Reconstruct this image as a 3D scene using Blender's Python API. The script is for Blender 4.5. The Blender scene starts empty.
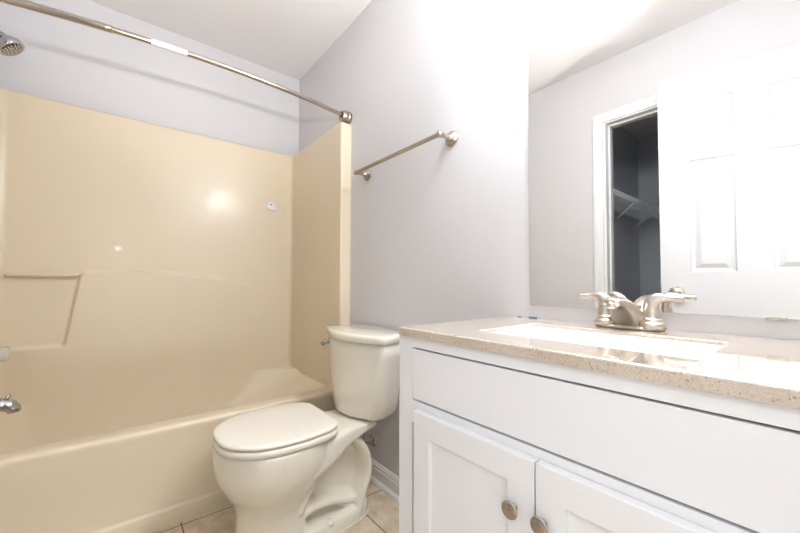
import bpy, bmesh, math, random
from mathutils import Vector, Matrix
random.seed(4)
PI = math.pi
sc = bpy.context.scene
C = sc.collection

# ------------------------------------------------------------------ camera
CAM_Z = 0.9663
YAW, PITCH, ROLL = 0.89234, 0.02869, 0.0028
F = Vector((-math.sin(YAW), math.cos(YAW), 0)); R = Vector((math.cos(YAW), math.sin(YAW), 0)); U = Vector((0, 0, 1))
F2 = F*math.cos(PITCH) + U*math.sin(PITCH); U2 = U*math.cos(PITCH) - F*math.sin(PITCH)
R2 = R*math.cos(ROLL) + U2*math.sin(ROLL); U3 = U2*math.cos(ROLL) - R*math.sin(ROLL)
cam = bpy.data.cameras.new('camera'); co = bpy.data.objects.new('camera', cam); C.objects.link(co)
m = Matrix.Identity(4)
for i in range(3):
    m[i][0] = R2[i]; m[i][1] = U3[i]; m[i][2] = -F2[i]
m[0][3], m[1][3], m[2][3] = 0, 0, CAM_Z
co.matrix_world = m
cam.sensor_width = 36; cam.lens = 351.69/800*36; cam.shift_y = 6.7/800; cam.clip_start = 0.02
sc.camera = co

# ------------------------------------------------------------------ light and exposure
sc.view_settings.view_transform = 'Standard'; sc.view_settings.look = 'None'
sc.view_settings.gamma = 1; sc.view_settings.use_curve_mapping = False
sc.view_settings.exposure = 0.34
w = bpy.data.worlds.new('world'); sc.world = w; w.use_nodes = True
w.node_tree.nodes['Background'].inputs[0].default_value = (1.0, 0.97, 0.93, 1)
w.node_tree.nodes['Background'].inputs[1].default_value = 1.5
FLASH_W = 2.5          # the photographer's flash, just above the camera
BULB = 42.0              # emission of the vanity light's glass globes
def light(name, kind, loc, power, size=0.1, col=(1, 1, 1), rot=(0, 0, 0), sy=None):
    l = bpy.data.lights.new(name, kind); l.energy = power; l.color = col
    if kind == 'AREA':
        l.size = size
        if sy: l.shape = 'RECTANGLE'; l.size_y = sy
    else: l.shadow_soft_size = size
    o = bpy.data.objects.new(name, l); C.objects.link(o); o.location = loc; o.rotation_euler = rot
    return o
light('camera_flash', 'POINT', (0.03, 0.015, 1.33), FLASH_W, 0.03, (0.95, 0.99, 1.05))
BD = Vector((-1.35, 0.36, 0.98))     # added fill spot aimed up and forward, brightens ceiling and tub side
bounce = light('bounce_fill', 'SPOT', (0.03, 0.015, 1.36), 62.0, 0.03, (1.0, 0.99, 1.0), BD.to_track_quat('-Z', 'Y').to_euler())
bounce.data.spot_size = math.radians(72); bounce.data.spot_blend = 0.8
# added area fill outside the doorway behind the camera, lifts the cabinet front
light('doorway_fill', 'AREA', (0.42, 0.0, 1.05), 2.2, 0.66, (0.95, 0.97, 1.0), (0, PI/2, PI), 1.9)

D = 1.008      # wall with the mirror
B = 2.422      # wall behind the bathtub
YF = -0.475    # wall opposite the mirror
XR = 0.16      # wall with the doorway
H = 2.44

# ------------------------------------------------------------------ materials
def mat(name, col, rough=0.5, metal=0.0, coat=0.0, spec=0.5, bump=None, noise=None, emis=None):
    mt = bpy.data.materials.new(name); mt.use_nodes = True
    nt = mt.node_tree; b = nt.nodes['Principled BSDF']
    b.inputs['Base Color'].default_value = (*col, 1); b.inputs['Roughness'].default_value = rough
    b.inputs['Metallic'].default_value = metal; b.inputs['Coat Weight'].default_value = coat
    b.inputs['Specular IOR Level'].default_value = spec
    tc = nt.nodes.new('ShaderNodeTexCoord')
    if noise:
        sc_, c2, lo, hi = noise
        n = nt.nodes.new('ShaderNodeTexNoise'); n.inputs['Scale'].default_value = sc_; n.inputs['Detail'].default_value = 5
        r = nt.nodes.new('ShaderNodeMapRange'); r.inputs['From Min'].default_value = lo; r.inputs['From Max'].default_value = hi
        mx = nt.nodes.new('ShaderNodeMix'); mx.data_type = 'RGBA'
        mx.inputs['A'].default_value = (*col, 1); mx.inputs['B'].default_value = (*c2, 1)
        nt.links.new(tc.outputs['Object'], n.inputs['Vector']); nt.links.new(n.outputs['Fac'], r.inputs['Value'])
        nt.links.new(r.outputs['Result'], mx.inputs['Factor']); nt.links.new(mx.outputs['Result'], b.inputs['Base Color'])
    if bump:
        s, st = bump
        n = nt.nodes.new('ShaderNodeTexNoise'); n.inputs['Scale'].default_value = s; n.inputs['Detail'].default_value = 3
        bp = nt.nodes.new('ShaderNodeBump'); bp.inputs['Strength'].default_value = st; bp.inputs['Distance'].default_value = 0.002
        nt.links.new(tc.outputs['Object'], n.inputs['Vector']); nt.links.new(n.outputs['Fac'], bp.inputs['Height'])
        nt.links.new(bp.outputs['Normal'], b.inputs['Normal'])
    if emis:
        b.inputs['Emission Color'].default_value = (*emis[0], 1); b.inputs['Emission Strength'].default_value = emis[1]
    return mt
M = {}
M['wall'] = mat('wall_paint', (0.652, 0.64, 0.646), 0.55, bump=(160, 0.12), noise=(2.0, (0.637, 0.625, 0.631), 0.3, 0.7))
M['ceiling'] = mat('ceiling_paint', (0.80, 0.785, 0.785), 0.9, bump=(90, 0.5))
M['trim'] = mat('trim_paint', (0.82, 0.82, 0.81), 0.35, noise=(3, (0.80, 0.80, 0.79), 0.3, 0.7))
M['door'] = mat('door_paint', (0.57, 0.57, 0.58), 0.4, noise=(3, (0.56, 0.56, 0.57), 0.3, 0.7))
M['tub'] = mat('almond_fibreglass', (0.752, 0.643, 0.476), 0.29, coat=0.08, spec=0.42, bump=(5, 0.02), noise=(2.5, (0.742, 0.633, 0.466), 0.35, 0.7))
M['ceramic'] = mat('biscuit_ceramic', (0.80, 0.757, 0.645), 0.12, coat=0.6, noise=(3, (0.79, 0.747, 0.635), 0.3, 0.7))
M['seat'] = mat('biscuit_plastic', (0.81, 0.77, 0.67), 0.25, coat=0.2, noise=(3, (0.80, 0.76, 0.66), 0.3, 0.7))
M['cabinet'] = mat('white_cabinet_paint', (0.86, 0.868, 0.885), 0.35, noise=(2.5, (0.85, 0.858, 0.875), 0.3, 0.7))
M['gap_shade'] = mat('drawer_gap_shade', (0.05, 0.05, 0.09), 0.8, noise=(4, (0.03, 0.03, 0.06), 0.3, 0.7))  # near-black navy standing in for shade inside the drawer gaps
M['sink'] = mat('white_sink_ceramic', (0.9, 0.9, 0.9), 0.1, coat=0.5, noise=(3, (0.89, 0.89, 0.89), 0.3, 0.7))
M['nickel'] = mat('brushed_nickel', (0.60, 0.55, 0.48), 0.28, 1.0, bump=(300, 0.05))
M['satin'] = mat('satin_nickel', (0.47, 0.415, 0.35), 0.24, 1.0, bump=(300, 0.05))
M['chrome'] = mat('chrome', (0.50, 0.50, 0.52), 0.07, 1.0, noise=(20, (0.46, 0.46, 0.48), 0.3, 0.7))
M['darkrub'] = mat('dark_rubber', (0.05, 0.05, 0.05), 0.6, noise=(40, (0.03, 0.03, 0.03), 0.3, 0.7))
M['plastic'] = mat('white_plastic', (0.85, 0.86, 0.88), 0.35, noise=(20, (0.80, 0.81, 0.83), 0.3, 0.7))
M['label'] = mat('white_paper_label', (0.85, 0.85, 0.85), 0.6, noise=(60, (0.78, 0.78, 0.78), 0.4, 0.7))
M['caulk'] = mat('white_caulk', (0.78, 0.74, 0.66), 0.6, noise=(40, (0.7, 0.66, 0.58), 0.4, 0.7))
M['tape'] = mat('blue_tape', (0.10, 0.20, 0.38), 0.6, noise=(40, (0.10, 0.25, 0.5), 0.4, 0.7))
M['bulb'] = mat('lit_glass_globe', (0.9, 0.9, 0.9), 0.3, emis=((0.955, 0.985, 1.04), BULB), noise=(3, (0.88, 0.88, 0.88), 0.3, 0.7))
M['wire'] = mat('white_coated_wire', (0.75, 0.78, 0.82), 0.35, noise=(30, (0.7, 0.72, 0.76), 0.3, 0.7))
M['clear'] = mat('clear_acrylic', (0.85, 0.82, 0.76), 0.08, noise=(10, (0.8, 0.77, 0.7), 0.3, 0.7))
M['clear'].node_tree.nodes['Principled BSDF'].inputs['Transmission Weight'].default_value = 0.6
M['closet'] = mat('closet_wall_paint', (0.70, 0.74, 0.80), 0.7, bump=(120, 0.2), noise=(3, (0.66, 0.70, 0.76), 0.3, 0.7))

mm = bpy.data.materials.new('mirror_silver'); mm.use_nodes = True; b = mm.node_tree.nodes['Principled BSDF']
b.inputs['Base Color'].default_value = (0.89, 0.88, 0.855, 1); b.inputs['Metallic'].default_value = 1; b.inputs['Roughness'].default_value = 0.0
M['mirror'] = mm

# speckled quartz
q = mat('speckled_tan_quartz', (0.62, 0.49, 0.37), 0.06, coat=1.0); nt = q.node_tree; b = nt.nodes['Principled BSDF']
tc = nt.nodes.new('ShaderNodeTexCoord')
def vor(scale, lo, hi):
    v = nt.nodes.new('ShaderNodeTexVoronoi'); v.inputs['Scale'].default_value = scale
    nt.links.new(tc.outputs['Object'], v.inputs['Vector'])
    sx = nt.nodes.new('ShaderNodeSeparateColor'); nt.links.new(v.outputs['Color'], sx.inputs['Color'])
    mr = nt.nodes.new('ShaderNodeMapRange'); mr.inputs['From Min'].default_value = lo; mr.inputs['From Max'].default_value = hi
    nt.links.new(sx.outputs['Red'], mr.inputs['Value']); return mr.outputs['Result']
prev = None
cols = [(0.56, 0.475, 0.385), (0.65, 0.57, 0.475), (0.34, 0.24, 0.17), (0.50, 0.39, 0.29)]
for k, (scl, lo, hi) in enumerate([(0, 0, 0), (620, 0.5, 0.9), (520, 0.93, 0.97), (430, 0.86, 0.97)]):
    if k == 0: continue
    mx = nt.nodes.new('ShaderNodeMix'); mx.data_type = 'RGBA'
    if prev is None: mx.inputs['A'].default_value = (*cols[0], 1)
    else: nt.links.new(prev, mx.inputs['A'])
    mx.inputs['B'].default_value = (*cols[k], 1)
    nt.links.new(vor(scl, lo, hi), mx.inputs['Factor']); prev = mx.outputs['Result']
nt.links.new(prev, b.inputs['Base Color'])
M['quartz'] = q

# floor tile: mottled beige with dark grout
t = mat('beige_floor_tile', (0.55, 0.45, 0.33), 0.35); nt = t.node_tree; b = nt.nodes['Principled BSDF']
tc = nt.nodes.new('ShaderNodeTexCoord'); mp = nt.nodes.new('ShaderNodeMapping')
TILE = 0.305
mp.inputs['Location'].default_value = (1.66 + TILE*3, -0.222 + TILE*5, 0)
nt.links.new(tc.outputs['Object'], mp.inputs['Vector'])
br = nt.nodes.new('ShaderNodeTexBrick'); br.offset = 0; br.squash = 1
br.inputs['Scale'].default_value = 1; br.inputs['Brick Width'].default_value = TILE; br.inputs['Row Height'].default_value = TILE
br.inputs['Mortar Size'].default_value = 0.0025; br.inputs['Mortar Smooth'].default_value = 0.1; br.inputs['Bias'].default_value = 0
nz = nt.nodes.new('ShaderNodeTexNoise'); nz.inputs['Scale'].default_value = 14; nz.inputs['Detail'].default_value = 8; nz.inputs['Roughness'].default_value = 0.65
nt.links.new(tc.outputs['Object'], nz.inputs['Vector'])
cr = nt.nodes.new('ShaderNodeValToRGB')
cr.color_ramp.elements[0].position = 0.35; cr.color_ramp.elements[0].color = (0.52, 0.40, 0.26, 1)
cr.color_ramp.elements[1].position = 0.62; cr.color_ramp.elements[1].color = (0.74, 0.63, 0.47, 1)
nt.links.new(nz.outputs['Fac'], cr.inputs['Fac'])
nt.links.new(mp.outputs['Vector'], br.inputs['Vector'])
nt.links.new(cr.outputs['Color'], br.inputs['Color1']); nt.links.new(cr.outputs['Color'], br.inputs['Color2'])
br.inputs['Mortar'].default_value = (0.09, 0.06, 0.04, 1)
nt.links.new(br.outputs['Color'], b.inputs['Base Color'])
bpn = nt.nodes.new('ShaderNodeBump'); bpn.inputs['Distance'].default_value = 0.002; bpn.inputs['Strength'].default_value = 0.6; bpn.invert = True
nt.links.new(br.outputs['Fac'], bpn.inputs['Height']); nt.links.new(bpn.outputs['Normal'], b.inputs['Normal'])
M['tile'] = t

# ------------------------------------------------------------------ helpers
def obj(name, bm, material, parent=None, smooth=False, loc=None):
    bmesh.ops.recalc_face_normals(bm, faces=bm.faces[:])
    me = bpy.data.meshes.new(name); bm.to_mesh(me); bm.free()
    me.materials.append(material)
    if smooth:
        for p in me.polygons: p.use_smooth = True
    o = bpy.data.objects.new(name, me); C.objects.link(o)
    if parent is not None:
        o.parent = parent
        o.matrix_parent_inverse = Matrix.Translation(-Vector(parent.location)) if parent.type == 'EMPTY' else Matrix.Identity(4)
        if parent.type == 'EMPTY': o['_w'] = 1
    return o
def bevel(o, wdt=0.003, seg=2, ang=35):
    md = o.modifiers.new('bevel', 'BEVEL'); md.width = wdt; md.segments = seg; md.limit_method = 'ANGLE'; md.angle_limit = math.radians(ang)
    for p in o.data.polygons: p.use_smooth = True
    md.harden_normals = True
    return o
def thing(name, label, cat, loc, group=None):
    o = bpy.data.objects.new(name, None); C.objects.link(o); o.location = loc; o.empty_display_size = 0.05
    o['label'] = label; o['category'] = cat
    if group: o['group'] = group
    return o
def tag(o, label, cat, group=None):
    o['label'] = label; o['category'] = cat
    if group: o['group'] = group
    return o
def struct(o): o['kind'] = 'structure'; return o
def box(bm, x0, x1, y0, y1, z0, z1):
    v = [bm.verts.new((x, y, z)) for z in (z0, z1) for y in (y0, y1) for x in (x0, x1)]
    for f in ((0, 2, 3, 1), (4, 5, 7, 6), (0, 1, 5, 4), (2, 6, 7, 3), (0, 4, 6, 2), (1, 3, 7, 5)):
        bm.faces.new([v[i] for i in f])
    return v
def bx(*a):
    bm = bmesh.new(); box(bm, *a); return bm
def rings(bm, rs, cap0=True, cap1=True, closed=True):
    vs = [[bm.verts.new(p) for p in r] for r in rs]; n = len(vs[0])
    for a, b_ in zip(vs, vs[1:]):
        for i in range(n if closed else n-1):
            j = (i+1) % n
            bm.faces.new((a[i], a[j], b_[j], b_[i]))
    if cap0: bm.faces.new(vs[0][::-1])
    if cap1: bm.faces.new(vs[-1])
    return vs
def frame_of(d):
    d = Vector(d).normalized(); up = Vector((0, 0, 1)) if abs(d.z) < 0.95 else Vector((1, 0, 0))
    a = d.cross(up).normalized(); return a, a.cross(d).normalized()
def lathe(bm, base, axis, prof, n=32):
    """prof: list of (distance along axis, radius)"""
    a, b_ = frame_of(axis); ax = Vector(axis).normalized(); base = Vector(base)
    rs = [[base + ax*h + (a*math.cos(2*PI*i/n) + b_*math.sin(2*PI*i/n))*max(r, 1e-5) for i in range(n)] for h, r in prof]
    rings(bm, rs)
def tube(bm, pts, rad, n=16, caps=True, flat=None, side=None):
    """sweep along pts; rad a number or list; flat=(list of ratios) squashes across; side = fixed side vector"""
    pts = [Vector(p) for p in pts]; rs = []
    a = None
    for i, p in enumerate(pts):
        d = (pts[min(i+1, len(pts)-1)] - pts[max(i-1, 0)]).normalized()
        if side is not None:
            a = Vector(side); a = (a - d*a.dot(d)).normalized()
        elif a is None: a, _ = frame_of(d)
        else: a = (a - d*a.dot(d)).normalized()
        b_ = d.cross(a)
        r = rad[i] if isinstance(rad, (list, tuple)) else rad
        k = flat[i] if flat else 1.0
        rs.append([p + a*math.cos(2*PI*j/n)*r*k + b_*math.sin(2*PI*j/n)*r for j in range(n)])
    rings(bm, rs, caps, caps)
def spline(ctrl, n=10):
    """Catmull-Rom through control tuples of any length"""
    P = [ctrl[0]] + list(ctrl) + [ctrl[-1]]; out = []
    for i in range(1, len(P)-2):
        for k in range(n):
            t_ = k/n; out.append(tuple(0.5*((2*b1) + (-a0+c2)*t_ + (2*a0-5*b1+4*c2-d3)*t_*t_ + (-a0+3*b1-3*c2+d3)*t_**3)
                                       for a0, b1, c2, d3 in zip(P[i-1], P[i], P[i+1], P[i+2])))
    out.append(tuple(ctrl[-1])); return out
def rrect(x0, x1, y0, y1, z, rad, n=10):
    """rounded rectangle ring, rad = one or four corner radii (x1y1, x0y1, x0y0, x1y0)"""
    if not isinstance(rad, (list, tuple)): rad = [rad]*4
    out = []
    for (cx, cy, sx, sy, a0), r in zip(((x1, y1, -1, -1, 0), (x0, y1, 1, -1, 90), (x0, y0, 1, 1, 180), (x1, y0, -1, 1, 270)), rad):
        for k in range(n+1):
            a = math.radians(a0 + 90*k/n)
            out.append((cx + sx*r + r*math.cos(a), cy + sy*r + r*math.sin(a), z))
    return out
def sstep(a, b_, x):
    t_ = max(0.0, min(1.0, (x-a)/(b_-a))); return t_*t_*(3-2*t_)

# ------------------------------------------------------------------ the setting
T = 0.12
struct(obj('floor', bx(-B-T, 1.6, -2.1, D+T, -0.05, 0), M['tile']))
struct(obj('ceiling', bx(-B-T, XR+T, -2.1, D+T, H, H+0.06), M['ceiling']))
struct(obj('wall_left', bx(-B-T, -B, YF-T, D+T, 0, H), M['wall']))
struct(obj('wall_back', bx(-B, XR+T, D, D+T, 0, H), M['wall']))
# wall opposite the mirror, with the closet opening
OX0, OX1, OZ = -0.945, -0.235, 2.035
bm = bmesh.new()
box(bm, -B, OX0, YF-T, YF, 0, H); box(bm, OX0, OX1, YF-T, YF, OZ, H); box(bm, OX1, XR+T, YF-T, YF, 0, H)
struct(obj('wall_front', bm, M['wall']))
# wall on the right with the entry doorway the camera looks in from
DY0, DY1 = -0.39, 0.34
bm = bmesh.new()
box(bm, XR, XR+T, YF, DY0, 0, H); box(bm, XR, XR+T, DY1, D, 0, H); box(bm, XR, XR+T, DY0, DY1, OZ, H)
struct(obj('wall_right', bm, M['wall']))
# closet shell
CX0, CX1, CY = -1.24, 0.0, -2.1
bm = bmesh.new()
box(bm, CX0-0.06, CX0, CY, YF-T, 0, H); box(bm, CX1, CX1+0.06, CY, YF-T, 0, H); box(bm, CX0-0.06, CX1+0.06, CY-0.06, CY, 0, H)
struct(obj('wall_closet', bm, M['closet']))

# baseboards: tall flat board with moulded cap plus quarter-round shoe
def base_profile():
    return [(0, 0), (0.024, 0), (0.024, 0.012), (0.018, 0.020), (0.013, 0.022), (0.013, 0.066), (0.010, 0.072), (0.010, 0.080), (0.006, 0.088), (0.004, 0.095), (0, 0.095)]
def baseboard(name, p0, p1, nrm):
    bm = bmesh.new(); n_ = Vector(nrm)
    rings(bm, [[Vector(p) + n_*d + Vector((0, 0, z)) for d, z in base_profile()] for p in (p0, p1)])
    return struct(obj(name, bm, M['trim']))
baseboard('baseboard_back', (-1.69, D, 0), (-0.676, D, 0), (0, -1, 0))
baseboard('baseboard_front', (-1.69, YF, 0), (OX0-0.062, YF, 0), (0, 1, 0))

# closet casing and jamb
def casing_prof(o, d):   # o: outward offset from the opening, d: depth profile
    return None
bm = bmesh.new()
PR = [(0.0, 0.0), (0.0, 0.010), (0.006, 0.012), (0.020, 0.013), (0.030, 0.017), (0.048, 0.019), (0.056, 0.017), (0.060, 0.010), (0.060, 0.0)]
def casing(bm, x0, x1, zt, yf):
    rs = []
    for (cx, cz, sx, sz) in ((x0, 0, -1, 0), (x0, zt, -1, 1), (x1, zt, 1, 1), (x1, 0, 1, 0)):
        rs.append([(cx + sx*(o-0.0), yf + d, cz + sz*o) for o, d in PR])
    rings(bm, rs)
casing(bm, OX0-0.004, OX1+0.004, OZ-0.008, YF)
struct(obj('trim_1', bm, M['trim']))
bm = bmesh.new()
box(bm, OX0-0.004, OX0+0.014, YF-T, YF+0.002, 0, OZ); box(bm, OX1-0.014, OX1+0.004, YF-T, YF+0.002, 0, OZ); box(bm, OX0+0.014, OX1-0.014, YF-T, YF+0.002, OZ-0.018, OZ)
box(bm, OX0+0.014, OX0+0.026, YF-0.075, YF-0.04, 0, OZ-0.018); box(bm, OX0+0.026, OX1-0.026, YF-0.075, YF-0.04, OZ-0.03, OZ-0.018); box(bm, OX1-0.026, OX1-0.014, YF-0.075, YF-0.04, 0, OZ-0.018)
struct(bevel(obj('trim_2', bm, M['trim']), 0.0015))
# entry jamb
bm = bmesh.new()
box(bm, XR-0.002, XR+T+0.002, DY0-0.0, DY0+0.016, 0, OZ); box(bm, XR-0.002, XR+T+0.002, DY1-0.016, DY1, 0, OZ); box(bm, XR-0.002, XR+T+0.002, DY0+0.016, DY1-0.016, OZ-0.016, OZ)
struct(obj('trim_3', bm, M['trim']))

# ------------------------------------------------------------------ six-panel entry door, standing open
DW, DH, DT = 0.71, 2.03, 0.035
door = bpy.data.objects.new('door_1', None); C.objects.link(door); door['kind'] = 'structure'
ang = math.atan2(-0.145, 0.488)
def leaf():
    """door leaf in local coords: u along width from the free edge, z up, front face at y=0 facing +y, with raised panels"""
    bm = bmesh.new()
    us = [0, 0.12, 0.29, 0.41, 0.58, DW]
    zs = [0.008, 0.22, 0.80, 1.024, 1.586, 1.705, 1.886, DH]
    def face_grid(y, sgn):
        for i in range(5):
            for j in range(7):
                u0, u1, z0, z1 = us[i], us[i+1], zs[j], zs[j+1]
                if i in (1, 3) and j in (1, 3, 5):
                    prev = None
                    for ins, dep in ((0, 0), (0.005, 0.008), (0.016, 0.013), (0.022, 0.013), (0.042, 0.001)):
                        r = [bm.verts.new(p) for p in ((u0+ins, y-sgn*dep, z0+ins), (u1-ins, y-sgn*dep, z0+ins), (u1-ins, y-sgn*dep, z1-ins), (u0+ins, y-sgn*dep, z1-ins))]
                        if prev:
                            for k in range(4): bm.faces.new((prev[k], prev[(k+1) % 4], r[(k+1) % 4], r[k]))
                        prev = r
                    bm.faces.new(prev)
                else:
                    bm.faces.new([bm.verts.new(p) for p in ((u0, y, z0), (u1, y, z0), (u1, y, z1), (u0, y, z1))])
    face_grid(0, 1); face_grid(-DT, -1)
    for a, b_ in (((0, zs[0]), (0, DH)), ((DW, zs[0]), (DW, DH)), ((0, zs[0]), (DW, zs[0])), ((0, DH), (DW, DH))):
        bm.faces.new([bm.verts.new(p) for p in ((a[0], 0, a[1]), (b_[0], 0, b_[1]), (b_[0], -DT, b_[1]), (a[0], -DT, a[1]))])
    bmesh.ops.remove_doubles(bm, verts=bm.verts[:], dist=1e-5)
    return bm
lf = obj('door_leaf', leaf(), M['door'], door); lf.pop('_w', None); lf.matrix_parent_inverse = Matrix.Identity(4)
for side_ in (1, -1):
    bm = bmesh.new()
    y0 = 0.0 if side_ == 1 else -DT
    lathe(bm, (0.062, y0, 0.925), (0, side_, 0), [(0, 0.031), (0.004, 0.032), (0.008, 0.030), (0.010, 0.016), (0.014, 0.0115), (0.030, 0.011), (0.034, 0.018), (0.042, 0.0255), (0.052, 0.0275), (0.060, 0.024), (0.065, 0.014), (0.066, 0.001)])
    k = obj('door_knob', bm, M['nickel'], door, True); k.pop('_w', None); k.matrix_parent_inverse = Matrix.Identity(4)
for hz in (0.25, 1.02, 1.80):
    bm = bmesh.new(); lathe(bm, (DW+0.003, 0.004, hz-0.045), (0, 0, 1), [(0, 0.006), (0.09, 0.006)], 12)
    k = obj('hinge', bm, M['nickel'], door, True); k.pop('_w', None); k.matrix_parent_inverse = Matrix.Identity(4)
door.location = (-0.568, -0.183, 0.0); door.rotation_euler = (0, 0, ang)

# ------------------------------------------------------------------ bathtub and surround, one moulded unit
tub = thing('bathtub_shower_unit', 'almond one-piece bathtub with moulded glossy shower surround against the left wall', 'bathtub', (-2.05, 0.27, 0))
FX = -1.677    # apron plane
TZ = 0.395
TY0, TY1 = YF+0.003, D-0.003
XB = -B+0.003
def ro(x0, x1, y0, y1, z, r): return rrect(x0, x1, y0, y1, z, r, 12)
sharp = 0.003
prof = []
def outer(dx, z, r=sharp): prof.append(ro(XB, FX+dx, TY0, TY1, z, r))
outer(-0.002, 0.0); outer(-0.002, 0.062); outer(-0.004, 0.067); outer(-0.010, 0.071); outer(-0.012, 0.076)
outer(-0.011, 0.2); outer(-0.007, 0.33); outer(-0.003, 0.365); outer(-0.001, 0.380); outer(-0.004, 0.389)
outer(-0.010, 0.394); outer(-0.016, TZ)
def inner(s, z, k):
    # opening flush with the back wall; long sloping end towards the mirror wall; s = inset, k = how far the end slope has come in
    x0, x1, y0, y1 = -2.3885+(min(s, 0) if z > 0.27 else s-0.024), -1.765-s, -0.43+s, 0.968-s-k
    ex, ey = 0.235-0.3*s, 0.26-0.25*s           # elliptical corner at the back of the sloping end
    fr = max(0.115-0.4*s, 0.05); out = []
    for cx, cy, rx, ry, a0 in ((x1-fr*1.1, y1-fr, fr*1.1, fr, 0), (x0+ex, y1-ey, ex, ey, 90), (x0+0.13, y0+0.13, 0.13, 0.13, 180), (x1-0.12, y0+0.12, 0.12, 0.12, 270)):
        for q_ in range(13):
            a = math.radians(a0+90*q_/12); out.append((cx+rx*math.cos(a), cy+ry*math.sin(a), z))
    prof.append(out)
inner(-0.003, TZ, -0.004); inner(-0.001, TZ-0.001, 0.0); inner(0.0, TZ-0.006, 0.006); inner(0.004, TZ-0.02, 0.022); inner(0.012, 0.34, 0.05)
inner(0.024, 0.28, 0.10); inner(0.036, 0.20, 0.16); inner(0.05, 0.15, 0.20); inner(0.08, 0.118, 0.24); inner(0.13, 0.106, 0.28)
bm = bmesh.new(); rings(bm, prof, True, True)
o = obj('tub', bm, M['tub'], tub, True)
o.data.set_sharp_from_angle(angle=math.radians(50))
# surround: swept path with moulded relief
PX0, PYW, PYF = -2.388, 0.948, -0.445
path = []    # (x, y, nx, ny, tag)
def seg(p, q_, n_, nr, kind):
    for k in range(n_):
        t_ = k/n_; path.append((p[0]+(q_[0]-p[0])*t_, p[1]+(q_[1]-p[1])*t_, nr[0], nr[1], kind))
def arc(cx, cy, r, a0, a1, n_, inward, kind):
    for k in range(n_):
        a = math.radians(a0+(a1-a0)*k/n_); s = -1 if inward else 1
        path.append((cx+r*math.cos(a), cy+r*math.sin(a), s*math.cos(a), s*math.sin(a), kind))
FL = -1.693
seg((FL, D-0.003), (FL, PYW+0.010), 4, (1, 0), 0)
arc(FL-0.010, PYW+0.010, 0.010, 0, -90, 6, False, 0)
RC = 0.028
seg((FL-0.010, PYW), (PX0+RC, PYW), 60, (0, -1), 0)
arc(PX0+RC, PYW-RC, RC, 90, 180, 8, True, 1)
RL = 0.045
seg((PX0, PYW-RC), (PX0, PYF+RL), 230, (1, 0), 2)
arc(PX0+RL, PYF+RL, RL, 180, 270, 10, True, 1)
seg((PX0+RL, PYF), (FL-0.010, PYF), 60, (0, 1), 0)
arc(FL-0.010, PYF-0.010, 0.010, 90, 0, 6, False, 0)
seg((FL, PYF-0.010), (FL, YF+0.003), 4, (1, 0), 0)
path.append((FL, YF+0.003, 1, 0, 0))
ZT = 1.855
def top_edge(y):                                   # upper edge of the bulged lower back wall
    base = 1.026 if y < 0.2 else 1.026 - 0.40*(y-0.2)**2*0.75 - 0.02*(y-0.2)
    if y < -0.125:                                 # drops to the soap ledge along a slanted side
        t_ = sstep(-0.128, -0.152, y) if False else 0
        yy = y
        if yy > -0.146: return 1.026 - (1.026-1.005)*((-0.125-yy)/0.021)
        if yy > -0.196: return 1.005 - (1.005-0.668)*((-0.146-yy)/0.050)
        return 0.664
    return base
def relief(y, z, kind):
    if kind != 2: return 0.0
    h = 0.022
    d = top_edge(y) - z
    # distance to the slanted side as well
    if y < -0.118:
        yl = -0.146 - (1.005-z)/(1.005-0.668)*0.050
        if 0.668 < z < 1.005: d = max(d, 0) if False else (y-yl)*0.98
        else: d = min(top_edge(y)-z, 9) if z > 1.0 else max(top_edge(y)-z, (y-yl)*0.98 if z > 0.668 else 0.664-z)
    fade = 1-sstep(0.45, 0.88, y)*0.95
    fade *= sstep(PYF+0.04, PYF+0.15, y)*sstep(TZ, TZ+0.26, z)
    return h*fade*sstep(-0.002, 0.010, d)
ZB = TZ-0.012
zs = [ZB + (ZT-ZB)*k/235 for k in range(236)]
zs += [ZT+0.003]
bm = bmesh.new(); cols_ = []
for z in zs:
    top = z > ZT
    cols_.append([bm.verts.new((x+nx*(relief(y, z, k)-(0.004 if top else 0)), y+ny*(-(0.004 if top else 0)), z)) for x, y, nx, ny, k in path])
# top ledge back to the walls
last = []
for x, y, nx, ny, k in path:
    bxp = (max(XB, min(x, FL)), y)
    if k == 2 or k == 1: px, py = XB, max(YF+0.003, min(D-0.003, y)) 
    else: px, py = x, (D-0.003 if y > 0 else YF+0.003)
    if k == 1: py = (D-0.003 if y > 0 else YF+0.003) if abs(ny) > abs(nx) else y
    last.append(bm.verts.new((px, py, ZT+0.003)))
cols_.append(last)
for a, b_ in zip(cols_, cols_[1:]):
    for i in range(len(path)-1):
        bm.faces.new((a[i], a[i+1], b_[i+1], b_[i]))
bmesh.ops.remove_doubles(bm, verts=bm.verts[:], dist=1e-5)
obj('shower_surround', bm, M['tub'], tub, True)
# rounded bar across the soap recess
bm = bmesh.new()
tube(bm, spline([(-2.366, -0.395, 1.000), (-2.362, -0.3, 1.001), (-2.362, -0.2, 1.001), (-2.366, -0.146, 1.002)], 6), [0.0085]*19, 14)
obj('soap_bar', bm, M['tub'], tub, True)
# caulk bead along the flange
bm = bmesh.new(); box(bm, FL, FL+0.004, D-0.004, D-0.0005, 0.395, ZT+0.003); obj('caulk_bead', bm, M['caulk'], tub)

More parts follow.
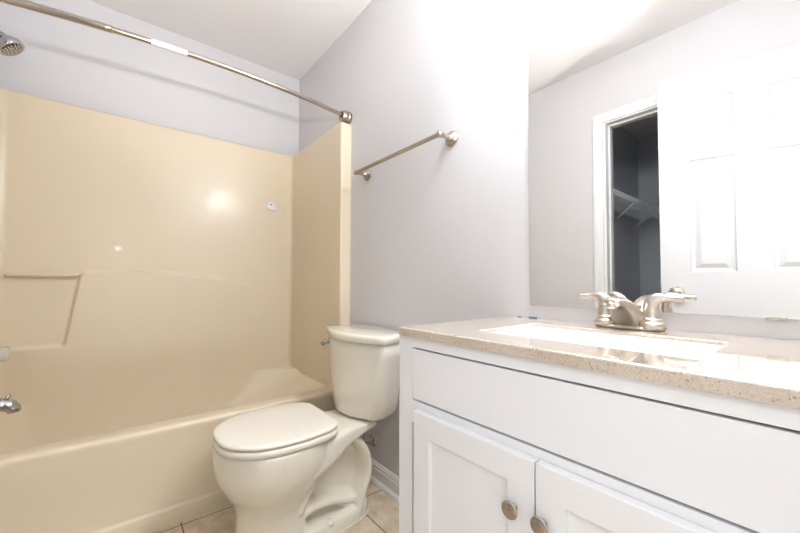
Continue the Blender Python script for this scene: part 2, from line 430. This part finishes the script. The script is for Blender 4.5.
# ------------------------------------------------------------------ shower fittings at the end wall
VX = -2.05
sh = thing('shower_fixture', 'chrome shower head on a bent arm high above the bathtub', 'shower head', (VX, YF, 2.03))
bm = bmesh.new()
lathe(bm, (VX, YF+0.001, 2.03), (0, 1, 0), [(0, 0.03), (0.004, 0.03), (0.010, 0.018), (0.012, 0.010)])
obj('wall_flange', bm, M['chrome'], sh, True)
bm = bmesh.new(); tube(bm, spline([(VX, YF+0.002, 2.03), (VX, YF+0.04, 2.025), (VX, YF+0.06, 1.995), (VX, YF+0.078, 1.95)], 8), 0.0085, 14)
obj('shower_arm', bm, M['chrome'], sh, True)
hb = Vector((VX, -0.388, 1.952)); hd = Vector((0.06, 0.62, -0.78)).normalized()
bm = bmesh.new()
lathe(bm, hb, hd, [(0, 0.014), (0.012, 0.0145), (0.016, 0.018), (0.024, 0.019), (0.036, 0.030), (0.050, 0.041), (0.062, 0.0445), (0.072, 0.044), (0.075, 0.040), (0.072, 0.036), (0.072, 0.001)])
obj('spray_head', bm, M['chrome'], sh, True)
a_, b2 = frame_of(hd)
bm = bmesh.new()
for rr, nn in ((0.011, 6), (0.022, 10), (0.031, 14)):
    for k in range(nn):
        q0 = hb + hd*0.0715 + (a_*math.cos(2*PI*k/nn)+b2*math.sin(2*PI*k/nn))*rr
        lathe(bm, q0, hd, [(0, 0.0022), (0.003, 0.0014)], 8)
obj('nozzles', bm, M['darkrub'], sh, True)
bm = bmesh.new(); tube(bm, [hb+hd*0.066+a_*0.042, hb+hd*0.066+a_*0.060], 0.003, 8); obj('spray_lever', bm, M['chrome'], sh, True)

sp = thing('tub_spout', 'chrome tub spout with a diverter knob low over the bathtub', 'spout', (VX, PYF, 0.48))
bm = bmesh.new()
tube(bm, spline([(VX, PYF+0.0005, 0.492), (VX, PYF+0.0630, 0.492), (VX, PYF+0.0930, 0.490), (VX, PYF+0.1210, 0.484), (VX, PYF+0.1370, 0.470), (VX, PYF+0.1400, 0.455)], 6),
     [0.027]*8+[0.026]*8+[0.0245]*6+[0.022]*5+[0.020]*4, 20)
obj('spout_body', bm, M['chrome'], sp, True)
bm = bmesh.new(); lathe(bm, (VX, PYF+0.1230, 0.503), (0, 0, 1), [(0, 0.004), (0.010, 0.004), (0.012, 0.008), (0.018, 0.009), (0.021, 0.006), (0.022, 0.001)], 14)
obj('diverter_knob', bm, M['chrome'], sp, True)
vh = thing('shower_valve_handle', 'round clear knob of the shower valve above the tub spout', 'valve handle', (VX, PYF, 0.686))
bm = bmesh.new(); lathe(bm, (VX, PYF+0.0005, 0.686), (0, 1, 0), [(0, 0.045), (0.003, 0.045), (0.008, 0.036), (0.010, 0.02), (0.083, 0.017)], 36)
obj('escutcheon', bm, M['chrome'], vh, True)
bm = bmesh.new(); lathe(bm, (VX, PYF+0.0830, 0.686), (0, 1, 0), [(0, 0.018), (0.006, 0.027), (0.016, 0.030), (0.030, 0.030), (0.038, 0.026), (0.041, 0.012), (0.0415, 0.001)], 10)
obj('knob', bm, M['clear'], vh, True)

# ------------------------------------------------------------------ curtain rod
RZ = 1.897
rod = thing('shower_curtain_rod', 'brushed nickel curved curtain rod spanning above the bathtub', 'curtain rod', (-1.71, D, RZ))
def rod_x(y):
    t_ = (y-YF)/(D-YF); return -1.71 + 0.088*4*t_*(1-t_)
def rod_z(y): return RZ - 0.014*(D-y)/(D-YF)
def rod_pts(y0, y1, n_): return [(rod_x(y0+(y1-y0)*k/n_), y0+(y1-y0)*k/n_, rod_z(y0+(y1-y0)*k/n_)) for k in range(n_+1)]
bm = bmesh.new(); tube(bm, rod_pts(YF+0.02, D-0.02, 60), 0.0105, 18); obj('rod', bm, M['satin'], rod, True)
bm = bmesh.new(); tube(bm, rod_pts(YF+0.02, -0.03, 24), 0.0128, 18); obj('outer_tube', bm, M['satin'], rod, True)
bm = bmesh.new(); tube(bm, rod_pts(0.085, 0.205, 8), 0.0109, 18, False); obj('label', bm, M['label'], rod, True)
for y0, s in ((D-0.001, -1), (YF+0.001, 1)):
    bm = bmesh.new()
    tl = Vector((0.072*4/(D-YF)*(1)*(1), s, 0)).normalized()
    lathe(bm, (-1.71, y0, max(rod_z(y0), 1.8945)), (0, s, 0), [(0, 0.033), (0.012, 0.0345), (0.018, 0.033), (0.021, 0.031), (0.028, 0.0345), (0.040, 0.033), (0.048, 0.029), (0.054, 0.026), (0.056, 0.020), (0.057, 0.012)], 36)
    obj('wall_flange', bm, M['satin'], rod, True)
    bm = bmesh.new(); lathe(bm, (rod_x(y0+s*0.057), y0+s*0.056, rod_z(y0+s*0.056)), (0, s, 0), [(0, 0.016), (0.004, 0.016), (0.006, 0.0128)], 20)
    obj('rubber_ring', bm, M['darkrub'], rod, True)

# ------------------------------------------------------------------ small white hook on the surround
hk = thing('adhesive_hook', 'small white plastic hook stuck on the shower surround', 'hook', (-2.388, 0.804, 1.48))
bm = bmesh.new()
n_ = 28; rr_ = []
for d_, s in ((0.0005, 0.94), (0.004, 1.0), (0.008, 0.97), (0.0105, 0.8)):
    ring = []
    for k in range(n_):
        a = 2*PI*k/n_
        r = (0.032 + 0.004*math.cos(3*a+0.6) + 0.002*math.cos(5*a))*s
        yy, zz = r*1.12*math.cos(a), r*0.86*math.sin(a)
        ring.append((-2.388+d_, 0.804+yy*math.cos(-0.45)-zz*math.sin(-0.45), 1.48+yy*math.sin(-0.45)+zz*math.cos(-0.45)))
    rr_.append(ring)
rings(bm, rr_); obj('hook_plate', bm, M['plastic'], hk, True)
bm = bmesh.new(); tube(bm, [(-2.379, 0.800, 1.493), (-2.372, 0.800, 1.491), (-2.366, 0.800, 1.494)], 0.0035, 10); obj('hook_pin', bm, M['darkrub'], hk, True)

# ------------------------------------------------------------------ towel bar
TBZ = 1.529
tb = thing('towel_bar', 'brushed nickel towel bar on the grey wall above the toilet', 'towel bar', (-1.22, D, TBZ))
bm = bmesh.new()
lathe(bm, (-1.535, D-0.070, TBZ), (1, 0, 0), [(0, 0.001), (0.002, 0.007), (0.005, 0.010), (0.010, 0.0115), (0.016, 0.010), (0.018, 0.0085), (0.598, 0.0085), (0.600, 0.010), (0.606, 0.0115), (0.611, 0.010), (0.614, 0.007), (0.616, 0.001)], 24)
obj('bar', bm, M['satin'], tb, True)
for px in (-1.520, -0.928):
    bm = bmesh.new()
    lathe(bm, (px, D-0.0005, TBZ), (0, -1, 0), [(0, 0.030), (0.003, 0.0305), (0.006, 0.029), (0.008, 0.0245), (0.012, 0.023), (0.015, 0.017), (0.020, 0.0125), (0.030, 0.0105), (0.045, 0.0085), (0.056, 0.0095), (0.064, 0.012), (0.070, 0.013), (0.076, 0.012), (0.081, 0.008), (0.082, 0.001)], 32)
    obj('post', bm, M['satin'], tb, True)

# ------------------------------------------------------------------ toilet
TX = -1.335
toilet = thing('toilet', 'biscuit two-piece toilet with closed lid between bathtub and white vanity', 'toilet', (TX, 0.65, 0))
def egg(yf, yb, hw, z, n_=48, pb=2.0, ym=None, cx=TX):
    """closed outline: half ellipse to the front, blunter superellipse to the back"""
    if ym is None: ym = yf + (yb-yf)*0.46
    out = []
    for k in range(n_):
        a = 2*PI*k/n_; c, s = math.cos(a), math.sin(a)
        if s < 0: out.append((cx+hw*c, ym+(ym-yf)*s, z))
        else:
            e = 2.0/pb
            out.append((cx+hw*abs(c)**e*(1 if c >= 0 else -1), ym+(yb-ym)*abs(s)**e, z))
    return out
bm = bmesh.new()
body = spline([(0.0, .338, .600, .104, 3), (.04, .338, .592, .102, 3), (.10, .342, .585, .099, 3), (.155, .342, .588, .102, 2.8), (.20, .328, .61, .128, 2.6), (.245, .300, .64, .160, 2.4),
               (.29, .278, .67, .182, 2.3), (.34, .268, .69, .193, 2.3), (.385, .264, .69, .196, 2.3), (.402, .266, .688, .194, 2.3)], 4)
rings(bm, [egg(yf, yb, hw, z, 48, pb) for z, yf, yb, hw, pb in body])
# deck behind the seat that carries the tank
dk = []
for y, hw, z0, z1 in ((.56, .165, .25, .400), (.64, .160, .285, .400), (.70, .138, .315, .398), (.76, .122, .335, .396), (.82, .112, .352, .395), (.868, .108, .364, .395)):
    pts = []
    for k in range(40):
        a = 2*PI*k/40; c, s = math.cos(a), math.sin(a)
        pts.append((TX+hw*abs(c)**0.35*(1 if c >= 0 else -1), y, (z0+z1)/2+(z1-z0)/2*abs(s)**0.35*(1 if s >= 0 else -1)))
    dk.append(pts)
rings(bm, dk)
# trapway loop, seen as an arch behind the pedestal
tp = spline([(.540, .12), (.575, .19), (.612, .262), (.662, .320), (.728, .342), (.79, .318), (.836, .25), (.842, .17), (.815, .095), (.79, .02)], 5)
tube(bm, [(TX, y, z) for y, z in tp], 0.028, 24, flat=[3.5]*len(tp), side=(1, 0, 0))
# web inside the loop, and the foot
box(bm, TX-0.024, TX+0.024, .48, .81, 0.0, .32)
rings(bm, [egg(.40, .868, hw, z, 48, 3.2, .60) for z, hw in ((0, .108), (.030, .106), (.045, .100), (.055, .080))])
# sloping shoulder low on the web
tube(bm, [(TX, .53, .085), (TX, .60, .110), (TX, .68, .105), (TX, .78, .075)], 0.030, 20, flat=[2.6]*4, side=(1, 0, 0))
o = obj('bowl', bm, M['ceramic'], toilet, True)
md = o.modifiers.new('remesh', 'REMESH'); md.mode = 'VOXEL'; md.voxel_size = 0.0045; md.use_smooth_shade = True
md = o.modifiers.new('smooth', 'SMOOTH'); md.factor = 0.5; md.iterations = 6
for s in (-1, 1):
    bm = bmesh.new(); lathe(bm, (TX+s*0.092, .66, 0.036), (0, 0, 1), [(0, 0.014), (0.010, 0.014), (0.018, 0.010), (0.022, 0.001)], 20); obj('bolt_cap', bm, M['seat'], toilet, True)
# caulk ring on the floor is part of the foot: thin bead
bm = bmesh.new(); rings(bm, [egg(.397, .872, hw, z, 48, 3.2, .60) for z, hw in ((0, .112), (.004, .110))]); obj('base_caulk', bm, M['caulk'], toilet, True)
def slab(levels, n_=60):
    bm = bmesh.new(); rings(bm, [egg(.268+i_, .690-i_*0.7, .190-i_, z, n_, 3.0, .47) for i_, z in levels]); return bm
LX = -1.327
half_out = spline([(0.0, .268), (.055, .272), (.102, .290), (.143, .325), (.172, .375), (.188, .440), (.190, .510), (.184, .570), (.174, .618), (.155, .650), (.122, .670), (.104, .673)], 5)
LR = [(x, y) for x, y in half_out] + [(-x, y) for x, y in half_out[::-1]]
def lidring(i_, z):   # elongated outline, straight across the back with rounded corners
    out = []
    for x, y in LR[:-1]:
        cx, cy = 0, .47; L = math.hypot(x, y-cy); f = (L-i_)/L
        out.append((LX+x*f, cy+(y-cy)*f, z))
    return out
bm = bmesh.new(); rings(bm, [lidring(i_, z) for i_, z in ((0.006, .4035), (0.001, .406), (0, .416), (0.001, .424), (0.005, .4265))]); obj('seat', bm, M['seat'], toilet, True)
bm = bmesh.new(); rings(bm, [lidring(i_, z) for i_, z in ((0.009, .4305), (0.003, .432), (0.001, .436), (0.002, .441), (0.006, .4445), (0.02, .4465), (0.08, .4475), (0.14, .448))]); obj('lid', bm, M['seat'], toilet, True)
for s in (-1, 1):
    bm = bmesh.new(); lathe(bm, (TX+s*0.062-0.020, .681, .410), (1, 0, 0), [(0, .004), (.002, .0085), (.036, .0085), (.038, .004)], 20); obj('hinge', bm, M['seat'], toilet, True)
# tank
def tankring(z, hw, ye, bow, r, hb=None, yb=0.972):
    tx = TX - 0.004 - 0.022*max(0.0, (0.70-z)/0.30)
    # plan outline: front bowed towards the room, rounded front corners, sides drawing in towards the wall
    if hb is None: hb = hw*0.80
    N = 20; ctrl = []
    for k in range(N+1):
        t_ = -1+2*k/N; ctrl.append(((hw-r)*t_, ye-r*0.35-bow*(1-t_*t_)))
    xr, yr = (hw-r), ye-r*0.35
    right = spline([(xr, yr), (hw-r*0.3, yr+r*0.28), (hw, ye+r*0.7), (hw+(hb-hw)*0.5, (ye+r*0.7+yb)/2), (hb, yb-0.012)], 5)[1:]
    ctrl += right + [(hb-0.004, yb-0.003), (hb-0.014, yb)]
    ctrl += [(-x, y) for x, y in (right + [(hb-0.004, yb-0.003), (hb-0.014, yb)])[::-1]]
    return [(tx+x, y, z) for x, y in ctrl]
bm = bmesh.new()
rr_ = []
for z, hw, ye, bow, r in ((.3975, .156, .840, .034, .05), (.402, .170, .828, .037, .052), (.412, .178, .822, .040, .050), (.46, .188, .820, .042, .05), (.56, .204, .818, .046, .04), (.66, .216, .816, .050, .032), (.722, .228, .814, .052, .028)):
    rr_.append(tankring(z, hw, ye, bow, r))
rings(bm, rr_); o = obj('tank', bm, M['ceramic'], toilet, True)
bm = bmesh.new()
rings(bm, [tankring(z, hw, ye, .055, .03, None, yb) for z, hw, ye, yb in ((.7235, .233, .810, .974), (.726, .237, .806, .977), (.744, .239, .805, .978), (.751, .238, .806, .977), (.756, .233, .811, .973), (.758, .224, .820, .966))])
o = obj('tank_lid', bm, M['ceramic'], toilet, True)
# flush lever on the left of the tank front
lv = thing if False else None
bm = bmesh.new(); lathe(bm, (TX-.205, .812, .690), (-0.5, -1, 0), [(0, .014), (.012, .015), (.016, .013), (.019, .008)], 20)
tube(bm, [(TX-.210, .798, .690), (TX-.226, .792, .684), (TX-.244, .790, .672)], [.008, .011, .013], 14)
obj('flush_lever', bm, M['chrome'], toilet, True)

# shut-off valve behind the toilet
sv = thing('shutoff_valve', 'chrome water shut-off valve on the wall beside the toilet', 'valve', (-1.47, D, .20))
vx, vz = -1.458, .186
sv.location = (vx, D, vz)
bm = bmesh.new(); lathe(bm, (vx, D-.0005, vz), (0, -1, 0), [(0, .030), (.002, .030), (.008, .020), (.010, .009), (.045, .009)], 28); obj('escutcheon', bm, M['chrome'], sv, True)
bm = bmesh.new(); lathe(bm, (vx, D-.045, vz), (0, -1, 0), [(0, .007), (.003, .012), (.022, .012), (.024, .006), (.034, .006)], 20); obj('valve_body', bm, M['chrome'], sv, True)
bm = bmesh.new(); lathe(bm, (vx, D-.079, vz), (0, -1, 0), [(0, .010), (.002, .023), (.010, .024), (.013, .018), (.014, .006)], 20); obj('handle', bm, M['chrome'], sv, True)
bm = bmesh.new(); tube(bm, spline([(vx, D-.058, vz+.01), (vx+.0, D-.058, vz+.06), (vx-.01, D-.06, .30), (vx-.03, D-.07, .36), (vx-.045, D-.08, .394)], 6), .0045, 10); obj('supply_hose', bm, M['chrome'], sv, True)

# ------------------------------------------------------------------ vanity cabinet
VX0, VX1 = -0.683, 0.036
FY = 0.550; DFY = 0.531      # frame face, door face
van = thing('vanity_cabinet', 'white vanity cabinet with false drawer and two shaker doors', 'vanity cabinet', (-0.32, 0.78, 0))
bm = bmesh.new()
zt = 0.8385
box(bm, VX0, VX0+0.016, FY+0.018, D-0.001, 0, zt); box(bm, VX1-0.016, VX1, FY+0.018, D-0.001, 0, zt)
box(bm, VX0+0.016, VX1-0.016, FY+0.05, D-0.001, 0.09, 0.106); box(bm, VX0+0.016, VX1-0.016, D-0.012, D-0.001, 0.106, zt)
bevel(obj('carcass', bm, M['cabinet'], van), 0.001)
# face frame with the drawer opening
bm = bmesh.new()
DX0, DX1, DZ0, DZ1 = -0.634, -0.006, 0.6915, 0.8155
f0, f1 = FY, FY+0.018
box(bm, VX0, DX0, f0, f1, 0, zt); box(bm, DX1, VX1, f0, f1, 0, zt)
box(bm, DX0, DX1, f0, f1, DZ1, zt); box(bm, DX0, DX1, f0, f1, 0.640, DZ0); box(bm, DX0, DX1, f0, f1, 0, 0.10)
obj('face_frame', bm, M['cabinet'], van)
bm = bmesh.new(); g = 0.0040
box(bm, DX0+0.0012, DX1-0.0012, FY+0.0005, FY+0.0175, DZ0+g, DZ1-g)
bevel(obj('drawer_front', bm, M['cabinet'], van), 0.0012)
bm = bmesh.new(); box(bm, DX0, DX1, FY+0.0185, FY+0.024, 0.645, 0.83); obj('gap_shade_sheet', bm, M['gap_shade'], van)  # dark sheet added behind the drawer front so its gaps look shaded
def shaker(x0, x1, z0, z1):
    bm = bmesh.new(); y0, y1 = DFY, FY-0.001; st = 0.050; rec = 0.008
    o_ = [(x0, z0), (x1, z0), (x1, z1), (x0, z1)]; i_ = [(x0+st, z0+st), (x1-st, z0+st), (x1-st, z1-st), (x0+st, z1-st)]
    O = [bm.verts.new((x, y0, z)) for x, z in o_]; I = [bm.verts.new((x, y0, z)) for x, z in i_]
    P = [bm.verts.new((x, y0+rec, z)) for x, z in i_]; K = [bm.verts.new((x, y1, z)) for x, z in o_]
    for k in range(4):
        j = (k+1) % 4
        bm.faces.new((O[k], O[j], I[j], I[k])); bm.faces.new((I[k], I[j], P[j], P[k])); bm.faces.new((O[k], K[k], K[j], O[j]))
    bm.faces.new(P); bm.faces.new(K[::-1]); return bm
kx = [(-0.3495, .5895), (-0.2965, .5905)]
for (x0, x1), (kx_, kz) in zip(((-0.609-0.0, -0.3133), (-0.3107, -0.015)), kx):
    d_ = bevel(obj('door', shaker(x0, x1, 0.075, 0.678), M['cabinet'], van), 0.0016, 2)
    bm = bmesh.new()
    lathe(bm, (kx_, DFY-0.0002, kz), (0, -1, 0), [(0, .0065), (.0015, .0065), (.003, .0045), (.009, .0045), (.0105, .008), (.012, .0138), (.014, .0148), (.016, .0142), (.0168, .0122), (.0162, .0108), (.0168, .0096), (.0178, .006), (.018, .001)], 40)
    kn = obj('knob', bm, M['satin'], d_, True)
    kn['_w'] = 2

# countertop with rectangular sink cut-out
CX_0, CX_1, CY0, CZ1, CTH = -0.677, 0.045, 0.541, 0.860, 0.020
SX0, SX1, SY0, SY1, SR = -0.512, -0.124, 0.640, 0.878, 0.014
bm = bmesh.new()
def crn(z, i_): return rrect(CX_0+i_, CX_1-i_, CY0+i_, D-0.0008-i_, z, 0.003, 6)
def hol(z, i_): return rrect(SX0-i_, SX1+i_, SY0-i_, SY1+i_, z, SR, 6)
rings(bm, [hol(CZ1-CTH, 0), crn(CZ1-CTH, 0), crn(CZ1-.003, 0), crn(CZ1-.001, .001), crn(CZ1, .003), hol(CZ1, .003), hol(CZ1-.001, .001), hol(CZ1-.003, 0), hol(CZ1-CTH, 0)], False, False)
bmesh.ops.remove_doubles(bm, verts=bm.verts[:], dist=1e-5)
tag(obj('countertop', bm, M['quartz']), 'speckled tan quartz countertop on the white vanity cabinet', 'countertop')
# undermount sink
sk = thing('sink', 'white rectangular undermount sink set in the tan countertop', 'sink', (-0.306, 0.747, 0.72))
bm = bmesh.new(); zt_ = CZ1-CTH-0.0005
def sr(i_, z, r): return rrect(SX0+i_, SX1-i_, SY0+i_, SY1-i_, z, r, 6)
rings(bm, [sr(.02, .69, .03), sr(-.004, .70, .03), sr(-.014, .74, .03), sr(-.016, zt_-.012, .03), sr(-.022, zt_-.008, .03), sr(-.022, zt_, .03), sr(.0004, zt_, .014), sr(.0004, CZ1-.0085, .014), sr(.0015, CZ1-.0075, .013), sr(.003, CZ1-.009, .013), sr(.006, .75, .03), sr(.016, .72, .04), sr(.035, .707, .04), sr(.09, .701, .02)])
obj('basin', bm, M['sink'], sk, True)
bm = bmesh.new(); lathe(bm, (-0.306, .747, .7005), (0, 0, 1), [(0, .026), (.002, .026), (.004, .022), (.0025, .018), (.002, .001)], 28); obj('drain', bm, M['nickel'], sk, True)

# ------------------------------------------------------------------ faucet
FXc, FYc, FZ = -0.315, 0.957, CZ1+0.0008
fc = thing('faucet', 'brushed nickel two-handle faucet behind the white sink', 'faucet', (FXc, FYc, FZ))
bm = bmesh.new()
def oval(hw, hd_, z, n_=48):
    return [(FXc+hw*abs(math.cos(a))**0.7*(1 if math.cos(a) >= 0 else -1), FYc+hd_*abs(math.sin(a))**0.9*(1 if math.sin(a) >= 0 else -1), z) for a in [2*PI*k/n_ for k in range(n_)]]
rings(bm, [oval(.072, .026, FZ), oval(.073, .027, FZ+.003), oval(.071, .025, FZ+.006), oval(.066, .021, FZ+.008)])
obj('base_plate', bm, M['nickel'], fc, True)
bm = bmesh.new()
spn = spline([(0.028, .008, .046, .024), (0.016, .020, .040, .021), (0.000, .034, .034, .0185), (-.022, .049, .029, .016), (-.050, .061, .0245, .0135), (-.076, .065, .0215, .0115), (-.092, .062, .018, .009)], 5)
rs = []
for i, (dy, dz, hw, hh) in enumerate(spn):
    a = spn[max(i-1, 0)]; c = spn[min(i+1, len(spn)-1)]
    d = Vector((0, c[0]-a[0], c[1]-a[1])).normalized(); nrm = Vector((0, -d.z, d.y))
    if i == 0: nrm = Vector((0, -1, 0))
    p = Vector((FXc, FYc+dy-0.012, FZ+dz))
    rs.append([p + Vector((hw, 0, 0))*(abs(math.cos(2*PI*k/36))**0.75*(1 if math.cos(2*PI*k/36) >= 0 else -1)) + nrm*hh*(abs(math.sin(2*PI*k/36))**0.75*(1 if math.sin(2*PI*k/36) >= 0 else -1)) for k in range(36)])
for r_ in rs:
    for p in r_: p.z = max(p.z, FZ+.0015)
rings(bm, rs)
lathe(bm, (FXc, FYc-0.096, FZ+.066), (0, -0.1, -1), [(0, .0105), (.012, .0115), (.016, .0105), (.016, .001)], 24)
obj('spout', bm, M['nickel'], fc, True)
for s in (-1, 1):
    hx = FXc+s*0.0490; hy = FYc
    bm = bmesh.new()
    lathe(bm, (hx, hy, FZ+.004), (0, 0, 1), [(0, .026), (.008, .027), (.013, .025), (.015, .021), (.018, .020), (.024, .019)], 32)
    hd2 = obj('handle_base', bm, M['nickel'], fc, True)
    bm = bmesh.new()
    pts = spline([(0, 0, .024), (0, 0, .038), (-.001, 0, .051), (.002, 0, .063), (.010, 0, .0715), (.022, 0, .0745), (.034, 0, .0735), (.048, 0, .0730), (.060, 0, .0730)], 5)
    rad = [r[0] for r in spline([(.0195,), (.0175,), (.0168,), (.0168,), (.0140,), (.0100,), (.0072,), (.0070,), (.0060,)], 5)]
    tube(bm, [(hx+s*x, hy+y-x*0.12, FZ+z) for x, y, z in pts], rad, 24, side=(0, 1, 0))
    obj('lever', bm, M['nickel'], fc, True)
bm = bmesh.new(); lathe(bm, (FXc, FYc+0.020, FZ+.012), (0, 0, 1), [(0, .003), (.030, .003), (.032, .006), (.040, .0065), (.043, .003)], 16); obj('lift_rod', bm, M['nickel'], fc, True)

# ------------------------------------------------------------------ mirror and vanity light
MX0, MX1, MZ0, MZ1 = -0.600, 0.10, 0.899, 1.802
mi = thing('wall_mirror', 'large frameless rectangular mirror on the wall above the sink', 'mirror', ((MX0+MX1)/2, D, MZ0))
bm = bmesh.new(); y1, y0 = D-0.0005, D-0.0055
def mr(i_, y): return [(MX0+i_, y, MZ0+i_), (MX1-i_, y, MZ0+i_), (MX1-i_, y, MZ1-i_), (MX0+i_, y, MZ1-i_)]
rings(bm, [mr(0, y1), mr(0, y0+.0012), mr(.001, y0)])
obj('glass', bm, M['mirror'], mi)
for cx, z0 in ((-0.075, MZ0-0.004), (-0.535, MZ1-0.004)):
    bm = bmesh.new(); box(bm, cx-.014, cx+.014, y0-.002, y1, z0, z0+.008); bevel(obj('mirror_clip', bm, M['clear'], mi), .001)
vl = thing('vanity_light', 'lit vanity light with white glass globes above the mirror', 'light fixture', (-0.33, D, 1.96))
bm = bmesh.new(); box(bm, -.62, -.04, D-.028, D-.0005, 1.945, 2.035); bevel(obj('back_plate', bm, M['nickel'], vl), .006, 3)
for gx in (-0.545, -0.33, -0.115):
    bm = bmesh.new(); tube(bm, spline([(gx, D-.028, 1.99), (gx, D-.07, 2.0), (gx, D-.105, 2.02), (gx, D-.125, 2.0)], 5), .010, 14); obj('arm', bm, M['nickel'], vl, True)
    bm = bmesh.new(); lathe(bm, (gx, D-.125, 2.005), (0, 0, -1), [(0, .018), (.010, .024), (.018, .024), (.019, .012)], 24); obj('socket', bm, M['nickel'], vl, True)
    bm = bmesh.new(); lathe(bm, (gx, D-.125, 1.986), (0, 0, -1), [(0, .028), (.010, .046), (.030, .070), (.055, .083), (.080, .086), (.105, .082), (.130, .066), (.145, .046), (.153, .022), (.155, .001)], 32)
    obj('glass_globe', bm, M['bulb'], vl, True)

# ------------------------------------------------------------------ blue painter's tape scraps where the counter meets the wall
for k, (x0, x1) in enumerate(((-0.645, -0.632), (-0.606, -0.578))):
    bm = bmesh.new(); box(bm, x0, x1, D-.0022, D-.0009, CZ1+.0003, CZ1+.0028 + .0008*k)
    tag(obj('tape_scrap', bm, M['tape']), 'tiny blue tape scrap at the wall behind the countertop, %s' % ('nearer the toilet' if k == 0 else 'nearer the faucet'), 'tape', 'tape scraps behind the countertop')

# ------------------------------------------------------------------ wire shelf in the closet
ws = thing('wire_shelf', 'white wire shelf with slanted braces inside the dark closet', 'wire shelf', (CX0, -1.3, 1.50))
SZ, SXF = 1.612, CX0+0.30
bm = bmesh.new()
for x, z in ((SXF, SZ), (SXF, SZ-.028), (CX0+.012, SZ), (CX0+.15, SZ-.004)):
    tube(bm, [(x, CY+.01, z), (x, YF-T-.01, z)], .0032, 8)
k = CY+.03
while k < YF-T-.02:
    tube(bm, [(CX0+.008, k, SZ+.003), (SXF, k, SZ+.003), (SXF+.001, k, SZ-.028)], .0013, 6); k += .026
obj('shelf_deck', bm, M['wire'], ws, True)
for y in (-1.045, -1.535, -2.02):
    bm = bmesh.new(); tube(bm, [(SXF-.004, y, SZ-.026), (CX0+.004, y-.24, SZ-.16)], .0075, 8); obj('brace', bm, M['wire'], ws, True)

# parts of an Empty: move mesh data from world coordinates into the thing's own frame
for o in list(bpy.data.objects):
    if '_w' in o:
        root = o.parent if o['_w'] == 1 else o.parent.parent
        del o['_w']
        o.data.transform(Matrix.Translation(-Vector(root.location))); o.matrix_parent_inverse = Matrix.Identity(4)
